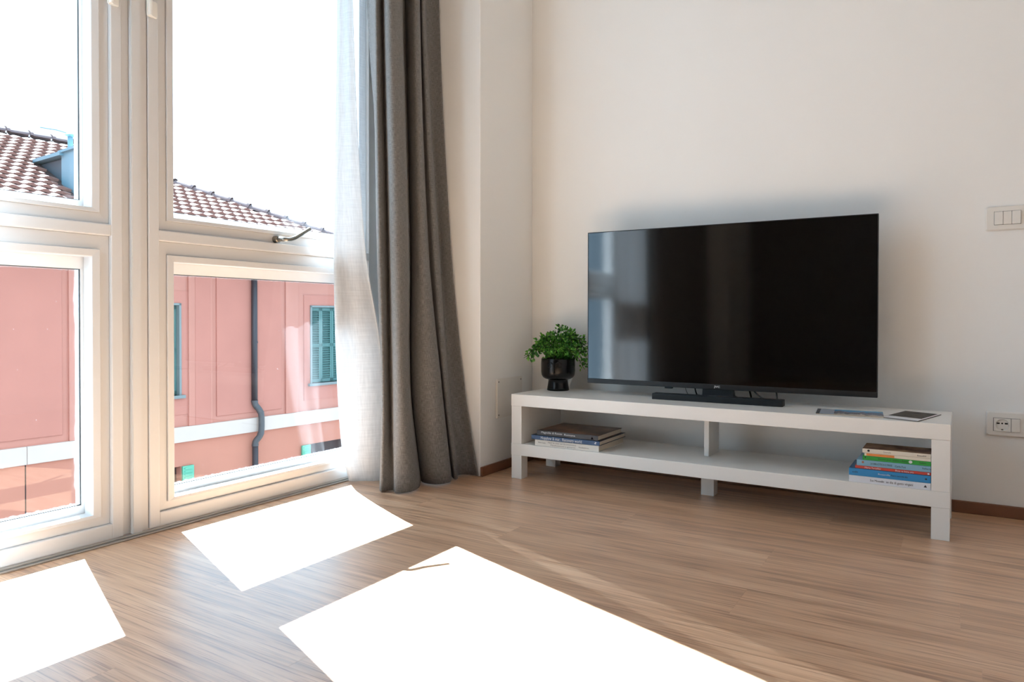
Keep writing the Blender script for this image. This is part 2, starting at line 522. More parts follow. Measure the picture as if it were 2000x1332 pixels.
# mullion between the two frames
bm = bmesh.new()
add_box(bm, XW - .085, XW - .012, -1.745, -1.663, 0.012, 2.895)
add_box(bm, XW - .085, XW - .004, -1.688, -1.664, 0.012, 2.895)
add_box(bm, XW - .085, XW + .004, -1.719, -1.688, 0.012, 2.895)
bmesh.ops.bevel(bm, geom=[e for e in bm.edges if abs(e.verts[0].co.z - e.verts[1].co.z) > 1], offset=.002, segments=2, affect='EDGES')
part1('mullion_post', mesh_of(bm), M_frame)

# lever handle on the right window
rose = part1('handle_rose', tube_mesh([(-0.452, -1.159, 0.982), (-0.432, -1.159, 0.982), (-0.430, -1.159, 0.982)], .013, 18, radii=[.0135, .0135, .011]), M_steel)
lev = [(-0.432, -1.159, 0.982), (-0.412, -1.158, 0.981), (-0.400, -1.150, 0.979), (-0.396, -1.136, 0.981), (-0.394, -1.110, 0.991), (-0.392, -1.076, 1.011), (-0.391, -1.044, 1.030)]
lev = catmull(lev, 5)
part1('handle', tube_mesh(lev, .006, 12, radii=[.0095 - .0025 * (i / (len(lev) - 1)) for i in range(len(lev))]), M_steel)
# hinges
def hinge(part, y0, y1, z0, z1):
    bm = bmesh.new()
    add_box(bm, XW - .001, XW + .009, y0, y1, z0, z1)
    bmesh.ops.bevel(bm, geom=bm.edges[:], offset=.003, segments=2, affect='EDGES')
    me = mesh_of(bm)
    part('hinge', me, M_plas)
    part('hinge_pin', tube_mesh([(XW + .008, (y0 + y1) / 2 - .008, z0 + .004), (XW + .008, (y0 + y1) / 2 - .008, z1 + .05)], .006, 12), M_plas)
hinge(part1, -1.668, -1.634, 1.638, 1.69)
hinge(part2, -1.790, -1.757, 1.630, 1.68)

# ------------------------------------------------------------------ curtains
def loft(levels, zs, zn, sub, name, mat, thick, smooth_z=True):
    """levels: per height a list of (x,y); zs: their heights, top to bottom"""
    cols = [catmull(lv, sub) for lv in levels]
    nC = len(cols[0])
    rowsv = []
    def interp(c, z):
        for i in range(len(zs) - 1):
            if zs[i] >= z >= zs[i + 1]:
                t = (zs[i] - z) / (zs[i] - zs[i + 1])
                g = lambda j: cols[max(0, min(j, len(zs) - 1))][c]
                p1, p2 = g(i), g(i + 1)
                # hermite with limited slopes
                def sl(j):
                    a, b = max(j - 1, 0), min(j + 1, len(zs) - 1)
                    dz = (zs[a] - zs[b]) or 1
                    return ((g(b)[0] - g(a)[0]) / dz, (g(b)[1] - g(a)[1]) / dz)
                h = zs[i] - zs[i + 1]
                s1, s2 = sl(i), sl(i + 1)
                h00 = 2 * t ** 3 - 3 * t * t + 1; h10 = t ** 3 - 2 * t * t + t
                h01 = -2 * t ** 3 + 3 * t * t; h11 = t ** 3 - t * t
                return tuple(h00 * p1[q] + h10 * h * s1[q] + h01 * p2[q] + h11 * h * s2[q] for q in (0, 1))
        return cols[-1][c]
    bm = bmesh.new()
    uvl = bm.loops.layers.uv.new('UVMap')
    arc = [0.0]
    for a, b in zip(cols[1], cols[1][1:]):
        arc.append(arc[-1] + math.hypot(b[0] - a[0], b[1] - a[1]))
    grid = []
    for r in range(zn + 1):
        z = zs[0] + (zs[-1] - zs[0]) * r / zn
        grid.append([bm.verts.new((*interp(c, z), z)) for c in range(nC)])
    for r in range(zn):
        for c in range(nC - 1):
            f = bm.faces.new((grid[r][c], grid[r + 1][c], grid[r + 1][c + 1], grid[r][c + 1]))
            f.smooth = True
            for lp, (rr_, cc) in zip(f.loops, ((r, c), (r + 1, c), (r + 1, c + 1), (r, c + 1))):
                lp[uvl].uv = (arc[cc], zs[0] + (zs[-1] - zs[0]) * rr_ / zn)
    me = bpy.data.meshes.new(name)
    bm.to_mesh(me); bm.free()
    o = link(name, me, mat)
    if thick:
        md = o.modifiers.new('thick', 'SOLIDIFY'); md.thickness = thick; md.offset = 0
    return o

ZT = 3.065
g_top = [(-0.344, -0.778), (-0.324, -0.781), (-0.287, -0.803), (-0.259, -0.823), (-0.24, -0.832), (-0.256, -0.8), (-0.307, -0.725), (-0.208, -0.817), (-0.173, -0.817), (-0.193, -0.741), (-0.258, -0.653), (-0.335, -0.543), (-0.253, -0.618), (-0.188, -0.662), (-0.185, -0.633), (-0.254, -0.542), (-0.209, -0.584), (-0.209, -0.567), (-0.258, -0.498), (-0.244, -0.465), (-0.212, -0.459)]
g_mid = [(-0.262, -0.762), (-0.263, -0.785), (-0.254, -0.812), (-0.24, -0.828), (-0.22, -0.834), (-0.233, -0.796), (-0.28, -0.722), (-0.185, -0.808), (-0.148, -0.801), (-0.164, -0.731), (-0.225, -0.65), (-0.298, -0.553), (-0.221, -0.628), (-0.156, -0.663), (-0.149, -0.625), (-0.212, -0.534), (-0.167, -0.56), (-0.163, -0.53), (-0.209, -0.463), (-0.178, -0.459), (-0.147, -0.459)]
g_low = [(-0.218, -0.79), (-0.216, -0.815), (-0.208, -0.838), (-0.196, -0.853), (-0.178, -0.861), (-0.19, -0.83), (-0.233, -0.76), (-0.141, -0.84), (-0.104, -0.837), (-0.118, -0.777), (-0.175, -0.703), (-0.244, -0.615), (-0.17, -0.686), (-0.097, -0.685), (-0.08, -0.623), (-0.139, -0.536), (-0.097, -0.573), (-0.093, -0.552), (-0.136, -0.489), (-0.113, -0.459), (-0.075, -0.459)]
g_bot = [(-0.205, -0.8), (-0.204, -0.83), (-0.195, -0.86), (-0.183, -0.876), (-0.165, -0.885), (-0.16, -0.862), (-0.14, -0.84), (-0.105, -0.872), (-0.07, -0.828), (-0.083, -0.762), (-0.135, -0.686), (-0.2, -0.6), (-0.132, -0.676), (-0.058, -0.678), (-0.035, -0.615), (-0.09, -0.532), (-0.049, -0.565), (-0.046, -0.551), (-0.085, -0.49), (-0.047, -0.459), (-0.002, -0.459)]
grey = loft([g_top, g_top, g_mid, g_low, g_bot], [ZT, 2.05, 0.99, 0.39, 0.006], 60, 4, 'grey_curtain', M_grey, 0.003)
tag(grey, 'heavy grey woven curtain gathered in folds beside the column', 'curtain')

# sheer: front layer runs from a slanting hem to the left fold, then back behind
def sheer_level(H, Lf, R):
    hx, hy = H; lx, ly = Lf; rx, ry = R
    f = lambda t, w: (hx + (lx - hx) * t + w * .6, hy + (ly - hy) * t - w * .6)
    g = lambda t, w: (lx - .012 + (rx - lx) * t + w, ly + .01 + (ry - ly) * t)
    return [f(0, .002), f(.03, .004), f(.07, .0), f(.35, .007), f(.65, -.004), f(.9, .004), (lx, ly),
            (lx - .012, ly + .004), g(.12, -.006), g(.3, .010), g(.48, -.010), g(.65, .012), g(.82, -.010), g(1, 0)]
sh = [sheer_level((-.280, -.935), (-.345, -.932), (-.385, -.738)),
      sheer_level((-.280, -.922), (-.350, -.931), (-.385, -.738)),
      sheer_level((-.280, -.854), (-.350, -.950), (-.385, -.738)),
      sheer_level((-.275, -.765), (-.352, -.938), (-.385, -.738)),
      sheer_level((-.285, -.735), (-.382, -.877), (-.400, -.70)),
      sheer_level((-.285, -.740), (-.395, -.825), (-.405, -.70))]
sheer = loft(sh, [ZT, 1.95, 0.97, 0.55, 0.15, 0.006], 50, 5, 'sheer_curtain', M_sheer, 0)
tag(sheer, 'white linen sheer curtain between the right window and the grey curtain', 'curtain')

# the pair at the other end of the window: only seen reflected in the screen
def wavy(y0, y1, x, amp, n, seed):
    r = random.Random(seed); pts = []
    for i in range(n + 1):
        t = i / n
        pts.append((x + amp * (1 if i % 2 else -1) * r.uniform(.6, 1.1), y0 + (y1 - y0) * t + r.uniform(-.006, .006)))
    return pts
a = wavy(-2.17, -2.80, -.27, .022, 16, 3); b = wavy(-2.17, -2.80, -.26, .030, 16, 3)
o = loft([a, a, b], [ZT, 1.6, 0.006], 24, 4, 'sheer_curtain', M_sheer, 0)
tag(o, 'white sheer curtain seen only as a pale reflection in the screen', 'curtain')
a = wavy(-2.74, -4.30, -.19, .035, 34, 8); b = wavy(-2.74, -4.30, -.17, .045, 34, 8)  # unseen grey curtain, widened past the window so the screen reflects something dark
o = loft([a, a, b], [ZT, 1.2, 0.006], 24, 4, 'grey_curtain', M_grey, 0.003)
tag(o, 'grey curtain at the far window end, outside the picture on the left', 'curtain')
bm = bmesh.new()
add_box(bm, -.39, -.375, YE2 + .01, YE - .005, 3.065, ZC); add_box(bm, -.24, -.225, YE2 + .01, YE - .005, 3.065, ZC)
add_box(bm, -.39, -.225, YE2 + .01, YE - .005, 3.09, ZC)
o = link('curtain_rail', mesh_of(bm), M_plas)
tag(o, 'white double curtain rail on the ceiling above the picture', 'curtain rail')

# ------------------------------------------------------------------ television bench
BX, BY, BR = 0.1247, -0.3936, -0.0129
bench = empty('tv_bench', (BX, BY, 0), BR)
tag(bench, 'long low white laminate television bench with one open shelf', 'bench')
D = 0.348
box('top_board', 0, 1.6, 0, D, .31, .36, M_lam, bench, .0015)
box('shelf_board', 0, 1.6, 0, D, .10, .15, M_lam, bench, .0015)
for x in (0.001, 1.549):
    box('side_panel', x, x + .05, .0012, D - .001, .1502, .3098, M_lam, bench, .001)
    for y in (.0012, D - .0512):
        box('leg', x, x + .05, y, y + .05, 0, .0999, M_lam, bench, .001)
box('leg', .775, .825, .158, .208, 0, .0999, M_lam, bench, .001)
box('divider', .784, .803, .165, .300, .1502, .3098, M_lam, bench, .001)
for x, z in ((.0515, .285), (.0515, .175), (1.5485, .285)):
    c = link('screw_cap', tube_mesh([(x, .06, z), (x + (.001 if x < 1 else -.001), .06, z)], .004, 10), M_edge, bench)
c = link('screw_cap', tube_mesh([(.7838, .22, .295), (.780, .22, .295)], .004, 10), M_base, bench)

# ------------------------------------------------------------------ television
TVX, TVY, TVR, TZ, TW, TH = 0.3843, -0.183, 0.0161, 0.4045, 1.12, 0.65
tv = empty('television', (TVX, TVY, 0.36), TVR)
tag(tv, 'large black flat-screen television standing on the white bench', 'television')
z0 = TZ - .36
box('back_housing', .004, TW - .004, .006, .026, z0 + .004, z0 + TH - .004, M_tvblk, tv, .004)
box('rear_bulge', .12, TW - .12, .026, .062, z0 + .03, z0 + .36, M_tvblk, tv, .012)
box('screen', .003, TW - .003, .0, .008, z0 + .0200, z0 + TH - .003, M_screen, tv, .0004, 1)
box('bottom_bezel', 0, TW, -.003, .02, z0, z0 + .0205, M_tvblk, tv, .0015)
for nm, a, b, c, d in (('side_bezel', 0, .003, z0 + .02, z0 + TH), ('side_bezel', TW - .003, TW, z0 + .02, z0 + TH), ('top_bezel', 0.003, TW - .003, z0 + TH - .003, z0 + TH)):
    box(nm, a, b, -.001, .02, c, d, M_tvblk, tv, .0006, 1)
box('infrared_receiver', .345, .377, -.002, .012, z0 - .006, z0 + .001, M_tvblk, tv, .0015)
bar = box('stand_bar', .319, .816, -.078, -.030, 0.0002, .024, M_tvblk, tv, .0012)
bm = bmesh.new()
prof = [(.05, -.03, .0), (.05, .05, .0), (.05, .05, .012), (.05, -.03, .012)]
vs = []
for (w, ya, yb, zz) in ((.078, -.032, .075, .0005), (.074, -.032, .072, .010), (.062, .002, .040, .020), (.058, .006, .030, z0 + .06)):
    c = TW / 2
    vs.append([bm.verts.new(q) for q in ((c - w, ya, zz), (c + w, ya, zz), (c + w * .95, yb, zz), (c - w * .95, yb, zz))])
for a, b in zip(vs, vs[1:]):
    for i in range(4): bm.faces.new((a[i], a[(i + 1) % 4], b[(i + 1) % 4], b[i]))
bm.faces.new(vs[0][::-1]); bm.faces.new(vs[-1])
nk = link('stand_neck', mesh_of(bm), M_tvblk, tv)
md = nk.modifiers.new('bev', 'BEVEL'); md.width = 0.002; md.segments = 2
text_on_front('logo', 'JVC', .0105, M_logo, tv, TW / 2 - .012, -.0034, z0 + .0105, width=.023, bold=.0003)
tag(tv.children[-1], 'small silver lettering on the bottom bezel')
def cable(pts, r=.0028):
    link('cable', tube_mesh(catmull(pts, 6), r, 8), M_cable, tv, smooth=True)
cable([(.66, .05, z0 + .10), (.672, .03, z0 + .03), (.72, .0, .026), (.772, -.010, .012), (.784, -.004, .017), (.772, .02, z0 + .02), (.745, .05, z0 + .1)])
cable([(.46, .06, z0 + .12), (.452, .055, z0 + .02), (.462, .06, .012), (.475, .1, .004), (.50, .16, .003)])
cable([(.40, .06, z0 + .12), (.402, .075, z0 + .02), (.415, .1, .006), (.44, .165, .003)], .0012)
cable([(.60, .06, z0 + .12), (.64, .135, z0 + .02), (.66, .147, -.01), (.665, .150, -.06), (.668, .146, -.078), (.684, .138, -.090)], .0035)

# ------------------------------------------------------------------ pot plant
PX, PY, PZ = 0.2201, -0.1475, 0.36
plant = empty('potted_plant', (PX, PY, PZ), 0)
tag(plant, 'small green leafy plant in a black footed face pot', 'potted plant')
prof = [(0, 0), (.047, 0), (.050, .002), (.0485, .012), (.0455, .030), (.0435, .046), (.046, .050), (.058, .053), (.068, .059), (.0745, .070),
        (.0765, .085), (.0765, .120), (.0755, .140), (.0745, .1445), (.072, .1445), (.070, .140), (.069, .120), (0, .120)]
pot = link('pot', lathe_mesh(prof, 48), M_pot, plant, smooth=True)
soil = link('soil', lathe_mesh([(0, .135), (.04, .137), (.0695, .132), (.0695, .122), (0, .122)], 24), M_soil, plant)
# relief of a face on the pot, facing the room
fa = math.atan2(CAM.y - PY, CAM.x - PX) - .25
def on_pot(da, z, r=.0765):
    return (r * math.cos(fa + da), r * math.sin(fa + da), z)
def relief(nm, pts, rad):
    link(nm, tube_mesh(catmull(pts, 5), rad, 8), M_pot, pot, smooth=True)
relief('nose', [on_pot(0, .128, .0755), on_pot(0, .110, .0775), on_pot(0, .088, .0795), on_pot(.05, .082, .0765)], .0042)
for s in (-1, 1):
    relief('brow', [on_pot(s * .08, .122, .0765), on_pot(s * .25, .130, .0765), on_pot(s * .48, .122, .0765)], .0024)
    relief('eye', [on_pot(s * .17, .112), on_pot(s * .30, .106), on_pot(s * .44, .112)], .0022)
relief('mouth', [on_pot(-.2, .070, .0735), on_pot(0, .073, .075), on_pot(.2, .070, .0735)], .0028)

M_leaf, nt, p, out = newmat('boxwood_leaf')
N, L = nt.nodes, nt.links
geo = N.new('ShaderNodeNewGeometry')
cr2 = N.new('ShaderNodeValToRGB')
cr2.color_ramp.elements[0].color = srgb(28, 72, 24); cr2.color_ramp.elements[1].color = srgb(136, 200, 84)
e = cr2.color_ramp.elements.new(.55); e.color = srgb(66, 138, 46)
L.new(geo.outputs['Random Per Island'], cr2.inputs[0]); L.new(cr2.outputs[0], p.inputs['Base Color'])
p.inputs['Roughness'].default_value = 0.45
tl = N.new('ShaderNodeBsdfTranslucent'); L.new(cr2.outputs[0], tl.inputs[0])
mxs = N.new('ShaderNodeMixShader'); mxs.inputs[0].default_value = .25
L.new(p.outputs[0], mxs.inputs[1]); L.new(tl.outputs[0], mxs.inputs[2]); L.new(mxs.outputs[0], out.inputs[0])

rp = random.Random(21)
bl = bmesh.new()
right = Vector((math.cos(YAW), math.sin(YAW), 0)); toward = Vector((math.sin(YAW), -math.cos(YAW), 0))
def leaf(bm, p, d, nrm, ln, w):
    d = d.normalized(); s = d.cross(nrm).normalized(); n = s.cross(d)
    a = bm.verts.new(p); b = bm.verts.new(p + d * ln * .5 + s * w + n * ln * .12); c = bm.verts.new(p + d * ln)
    e_ = bm.verts.new(p + d * ln * .5 - s * w + n * ln * .12); m = bm.verts.new(p + d * ln * .5)
    bm.faces.new((a, b, m)); bm.faces.new((b, c, m)); bm.faces.new((c, e_, m)); bm.faces.new((e_, a, m))
sprigs = []
# (sideways at tip, height of tip, depth) in metres relative to the pot axis
tips = [(.012, .290, 0), (.045, .275, .01), (.062, .262, .0), (-.05, .245, .0), (-.075, .235, .01), (-.095, .215, 0), (.085, .235, .0), (.11, .225, .01),
        (-.130, .165, .01), (-.145, .150, .02), (-.125, .140, .0), (.125, .20, 0), (.135, .17, .01), (.130, .14, .02), (.125, .115, .02), (.115, .10, .01),
        (-.02, .23, .05), (.03, .215, .07), (-.07, .195, .06), (.075, .195, .05), (0, .195, .085), (-.105, .175, .03), (.1, .165, .06), (-.045, .18, .08), (.05, .175, .085),
        (-.03, .25, -.03), (.05, .24, -.05), (-.08, .2, -.06), (.09, .2, -.06), (0, .22, -.08), (-.01, .26, .02), (.07, .25, .02), (-.06, .215, .03), (.02, .24, .04)]
for (sx, hz, dp) in tips:
    tip = right * sx + toward * dp + Vector((0, 0, hz))
    base = right * sx * .25 + toward * dp * .25 + Vector((0, 0, .136))
    mid = base.lerp(tip, .5) + Vector((0, 0, .025 + .03 * abs(sx) / .14))
    pts = catmull([base, mid, tip], 7)
    pts = [Vector(q) for q in pts]
    sprigs.append(pts)
    for i in range(2, len(pts)):
        t = (pts[i] - pts[i - 1]).normalized()
        for q in range(4):
            an = rp.uniform(0, 2 * math.pi)
            s = t.cross(Vector((0, 0, 1)) if abs(t.z) < .9 else Vector((1, 0, 0))).normalized()
            v = (s * math.cos(an) + t.cross(s) * math.sin(an))
            d = (t * .7 + v).normalized()
            twig = pts[i].lerp(pts[i - 1], rp.random()) + v * rp.uniform(0, .016)
            leaf(bl, twig, d, v.cross(t) + Vector((0, 0, .6)), rp.uniform(.013, .021), rp.uniform(.004, .0064))
fo = link('foliage', mesh_of(bl), M_leaf, plant); tag(fo, kind='stuff')
bs = bmesh.new()
for pts in sprigs:
    me = tube_mesh(pts, .0011, 5); bs.from_mesh(me); bpy.data.meshes.remove(me)
link('stems', mesh_of(bs), M_stem, plant)

# ------------------------------------------------------------------ books
M_page = simple('book_pages', srgb(214, 200, 180), 0.9, vary=.05, vscale=200)
M_ink = simple('dark_ink', srgb(46, 46, 52), 0.7)
M_inkw = simple('white_ink', srgb(222, 226, 230), 0.7)
M_inkg = simple('grey_ink', srgb(140, 132, 128), 0.7)
def cover_mat(name, a, b, scale=9, rough=.35):
    """cover picture: soft procedural colour fields"""
    m, nt, p, out = newmat(name)
    N, L = nt.nodes, nt.links
    tc = N.new('ShaderNodeTexCoord'); nz = N.new('ShaderNodeTexNoise'); nz.inputs['Scale'].default_value = scale; nz.inputs['Detail'].default_value = 4
    L.new(tc.outputs['Object'], nz.inputs[0])
    r = N.new('ShaderNodeValToRGB'); r.color_ramp.elements[0].position = .38; r.color_ramp.elements[1].position = .62
    r.color_ramp.elements[0].color = a; r.color_ramp.elements[1].color = b
    L.new(nz.outputs['Fac'], r.inputs[0]); L.new(r.outputs[0], p.inputs['Base Color'])
    p.inputs['Roughness'].default_value = rough
    return m
def book(label, x0, y0, z, w, d, t, mat_spine, mat_cover, rz=0.0, texts=(), hard=.002, group=None, open_right=True):
    """flat-lying book, spine to the front (-y); x0,y0 front-left corner"""
    root = empty('book', (x0, y0, z), rz)
    tag(root, label, 'book', group)
    h = hard
    box('spine', 0, w, 0, .0022, 0.0002, t - .0002, mat_spine, root, .0008, 1)
    box('cover', 0, w, .001, d, t - h, t, mat_cover, root, .0004, 1)
    box('cover', 0, w, .001, d, 0.0, h, mat_cover, root, .0004, 1)
    ov = .003 if hard > .0015 else .0005
    box('page_block', ov, w - ov, .002, d - ov, h, t - h, M_page, root)
    for (tx, x, zf, size, wid, mat) in texts:
        text_on_front('spine_lettering', tx, size, mat, root, x, -.0003, zf * t, width=wid)
    return root
ZB = .15
gl = 'art books on the left shelf'
cw = simple('cover_white', srgb(226, 222, 214), .5); cb = simple('cover_blue', srgb(36, 76, 118), .4); ck = simple('cover_black', srgb(38, 42, 50), .4)
cpic = cover_mat('cover_dark_picture', srgb(34, 26, 24), srgb(128, 92, 72), 9)
b1 = book('thick white book at the bottom of the left stack', .238, -.386, ZB, .294, .255, .0250, cw, cw, 0, (
    ('Nel la vita ad Economico', .062, .66, .009, .130, M_inkg), ('Manifestazioni a governo', .074, .28, .0085, .115, M_inkg),
    ('Mario Lusso', .016, .55, .008, .035, M_inkg), ('fondazione', .205, .42, .008, .045, M_inkg)), group=gl)
b2 = book('blue book in the middle of the left stack', .222, -.389, ZB + .0254, .315, .262, .0180, cb, simple('cover_navy', srgb(22, 34, 56), .35), 0, (
    ('Hopplow & mar.  Recovery world', .045, .5, .0175, .190, M_inkw), ('\u2240', .288, .5, .018, .010, M_inkw)), group=gl)
b3 = book('dark picture-covered book on top of the left stack', .246, -.383, ZB + .0438, .281, .242, .0205, ck, cpic, 0, (
    ('Magnolie di Rocco', .020, .62, .0115, .098, M_inkw), ('Romana', .128, .55, .0105, .050, M_inkw)), group=gl)
bm = bmesh.new()
v = [bm.verts.new(q) for q in ((.249, -.0006, .004), (.262, -.0006, .004), (.2555, -.0006, .014))]
bm.faces.new(v)
r_ = bmesh.ops.extrude_face_region(bm, geom=bm.faces[:])
link('publisher_mark', mesh_of(bm), M_inkw, b3)

gr = 'paperbacks on the right shelf'
XR = 1.6725
def shelf_front(x): return BY + (x - BX) * BR
cwh = simple('cover_cold_white', srgb(226, 230, 238), .5); cbl = simple('cover_sky_blue', srgb(42, 140, 200), .4); cnv = simple('cover_deep_blue', srgb(24, 86, 134), .35)
crd = simple('cover_red', srgb(206, 74, 62), .45); clb = simple('cover_pale_blue', srgb(134, 180, 204), .5); cgn = simple('cover_green', srgb(46, 164, 66), .45)
cor = simple('cover_orange', srgb(230, 138, 66), .45); ccr = simple('cover_cream', srgb(234, 224, 206), .5)
cbr = cover_mat('cover_brown_picture', srgb(84, 46, 34), srgb(176, 142, 108), 14, .6)
z = ZB
specs = [
    ('white paperback at the bottom of the right stack', .2315, .158, .0215, cwh, cwh, (('Sue Mirandin', .062, .5, .0095, .040, M_ink), ('se dia di gatto virgani', .108, .5, .0105, .075, M_ink), ('\u25b2', .212, .5, .010, .009, M_ink))),
    ('bright blue paperback second from the bottom of the right stack', .2315, .158, .0233, cbl, cnv, (('Rosamilla', .085, .5, .007, .034, M_inkw), ('Pietro secondo blu', .122, .5, .007, .046, M_ink), ('\u25cf', .215, .5, .007, .006, M_ink), ('edib', .010, .5, .008, .016, M_ink))),
    ('thin red paperback in the middle of the right stack', .2135, .135, .0090, crd, crd, (('Marta Tersellini', .028, .5, .0075, .046, M_inkw), ('Rosa va bene ora', .116, .5, .0085, .050, M_inkw), ('\u25a0', .204, .5, .006, .005, M_inkw))),
    ('pale blue paperback under the green one in the right stack', .2090, .135, .0195, clb, clb, (('LA BIBLIOTECA E PANE', .040, .5, .0085, .062, M_ink), ('Carla Foti', .110, .45, .0085, .030, M_ink), ('\u25cf', .014, .6, .009, .007, M_pink3), ('Sallerio', .185, .55, .0065, .026, M_ink))),
    ('green paperback in the right stack', .1915, .128, .0136, cgn, cgn, (('Racconti poco  eclettici a Roma', .045, .55, .0075, .082, M_ink), ('\u25cf', .130, .5, .0125, .010, M_inkw), ('Salani', .160, .55, .0065, .018, M_ink), ('\u25bc', .005, .55, .008, .005, M_ink))),
    ('thin orange and white paperback near the top of the right stack', .1865, .128, .0096, ccr, ccr, ()),
    ('cream paperback with a brown picture cover on top of the right stack', .1925, .120, .0136, ccr, cbr, (('Caramella', .060, .5, .0065, .022, M_inkg), ('Einaudini', .155, .45, .0065, .024, M_ink))),
]
for i, (lab, w, d, t, ms, mc, tx) in enumerate(specs):
    x0 = XR - w
    root = book(lab, x0, shelf_front(x0) + .003 + (.0 if i < 2 else .004), z, w, d, t, ms, mc, BR, tx, hard=.0006, group=gr)
    if i == 5:
        box('spine_band', .006, .086, -.0006, .0005, .001, t - .001, cor, root)
    if i == 6:
        link('spine_emblem', tube_mesh([(.018, -.0008, t * .55), (.018, .001, t * .55)], .0036, 12), M_ink, root)
    z += t + .0003

# ------------------------------------------------------------------ brochure and print lying on the bench
M_bro, nt, p, out = newmat('travel_brochure_cover')
N, L = nt.nodes, nt.links
tc = N.new('ShaderNodeTexCoord'); sp = N.new('ShaderNodeSeparateXYZ'); L.new(tc.outputs['Generated'], sp.inputs[0])
nz = N.new('ShaderNodeTexNoise'); nz.inputs['Scale'].default_value = 55; nz.inputs['Detail'].default_value = 5
mp = N.new('ShaderNodeMapping'); mp.inputs['Scale'].default_value = (1, .5, 1)
L.new(tc.outputs['Object'], mp.inputs[0]); L.new(mp.outputs[0], nz.inputs[0])
def mth(op, a, b):
    n = N.new('ShaderNodeMath'); n.operation = op
    for i, v in ((0, a), (1, b)):
        if isinstance(v, (int, float)): n.inputs[i].default_value = v
        else: L.new(v, n.inputs[i])
    return n.outputs[0]
yy = mth('ADD', sp.outputs[1], mth('MULTIPLY', mth('SUBTRACT', nz.outputs['Fac'], .5), .9))
rmp = N.new('ShaderNodeValToRGB')
rmp.color_ramp.elements[0].position = .1; rmp.color_ramp.elements[0].color = srgb(200, 190, 180)
rmp.color_ramp.elements[1].position = .75; rmp.color_ramp.elements[1].color = srgb(92, 160, 200)
for ps, c in ((.28, srgb(38, 44, 58)), (.42, srgb(150, 140, 150)), (.55, srgb(46, 92, 140))):
    e = rmp.color_ramp.elements.new(ps); e.color = c
L.new(yy, rmp.inputs[0])
lf = mth('LESS_THAN', sp.outputs[0], .27); lf2 = mth('LESS_THAN', sp.outputs[0], .055)
m1 = N.new('ShaderNodeMix'); m1.data_type = 'RGBA'; L.new(lf, m1.inputs[0]); L.new(rmp.outputs[0], m1.inputs[6]); m1.inputs[7].default_value = srgb(170, 178, 190)
m2 = N.new('ShaderNodeMix'); m2.data_type = 'RGBA'; L.new(lf2, m2.inputs[0]); L.new(m1.outputs[2], m2.inputs[6]); m2.inputs[7].default_value = srgb(50, 56, 66)
L.new(m2.outputs[2], p.inputs['Base Color']); p.inputs['Roughness'].default_value = .25
br = empty('brochure', (1.335, -.384, .36), .10)
tag(br, 'blue travel brochure lying flat on the bench beside the television', 'brochure')
box('cover', 0, .205, 0, .135, .0032, .0040, M_bro, br)
box('pages', .001, .204, .001, .134, .0002, .0032, M_page, br)
pr = empty('photo_print', (1.637, -.405, .36), math.radians(0))
tag(pr, 'square dark photo print with white margin on the bench end', 'print')
def quad_slab(nm, pts, z0, z1, mat, parent):
    bm = bmesh.new()
    lo = [bm.verts.new((x, y, z0)) for x, y in pts]; hi = [bm.verts.new((x, y, z1)) for x, y in pts]
    bm.faces.new(lo[::-1]); bm.faces.new(hi)
    for i in range(len(pts)):
        j = (i + 1) % len(pts); bm.faces.new((lo[i], lo[j], hi[j], hi[i]))
    return link(nm, mesh_of(bm), mat, parent)
A_, B_, C_, D_ = Vector((0, 0)), Vector((.060, .222)), Vector((-.048, .268)), Vector((-.108, .046))
M_card = simple('grey_card_edge', srgb(96, 88, 80), .6); M_cardw = simple('white_card', srgb(230, 230, 232), .5)
M_dp = cover_mat('dark_photo', srgb(30, 26, 22), srgb(86, 78, 68), 40, .6)
quad_slab('card', [A_, B_, C_, D_], .0004, .0022, M_card, pr)
def bil(s, t): 
    q = A_ * (1 - s) * (1 - t) + D_ * s * (1 - t) + B_ * (1 - s) * t + C_ * s * t
    return (q.x, q.y)
quad_slab('margin', [bil(.02, .02), bil(.02, .98), bil(.98, .98), bil(.98, .02)], .0022, .0026, M_cardw, pr)
quad_slab('photo', [bil(.08, .26), bil(.08, .97), bil(.97, .97), bil(.97, .26)], .0026, .0029, M_dp, pr)

# ------------------------------------------------------------------ switches, socket, wall plate
def rounded_plate(nm, w, h, t, rad, mat, parent, frame=None):
    """plate on the TV wall (faces -y), lower left corner at the parent's origin"""
    bm = bmesh.new()
    pts = []
    for cx, cz, a0 in ((w - rad, h - rad, 0), (rad, h - rad, 90), (rad, rad, 180), (w - rad, rad, 270)):
        for k in range(5):
            a = math.radians(a0 + 22.5 * k); pts.append((cx + rad * math.cos(a), cz + rad * math.sin(a)))
    def ring(sc, y):
        return [bm.verts.new((w / 2 + (x - w / 2) * (1 - 2 * sc / w), y, h / 2 + (z - h / 2) * (1 - 2 * sc / h))) for x, z in pts]
    rs = [ring(0, 0), ring(0, -t * .45), ring(.004, -t), ring(.008, -t)]
    n = len(pts)
    for a, b in zip(rs, rs[1:]):
        for i in range(n): bm.faces.new((a[i], a[(i + 1) % n], b[(i + 1) % n], b[i]))
    bm.faces.new(rs[-1])
    me = mesh_of(bm)
    return link(nm, me, mat, parent)
sw = empty('light_switch', (1.822, -.0002, .987))
tag(sw, 'white three-button light switch plate high on the wall', 'light switch')
rounded_plate('plate', .122, .084, .011, .007, M_plas, sw)
box('module_gap', .0245, .1005, -.0114, -.0108, .0195, .0655, M_dark, sw)
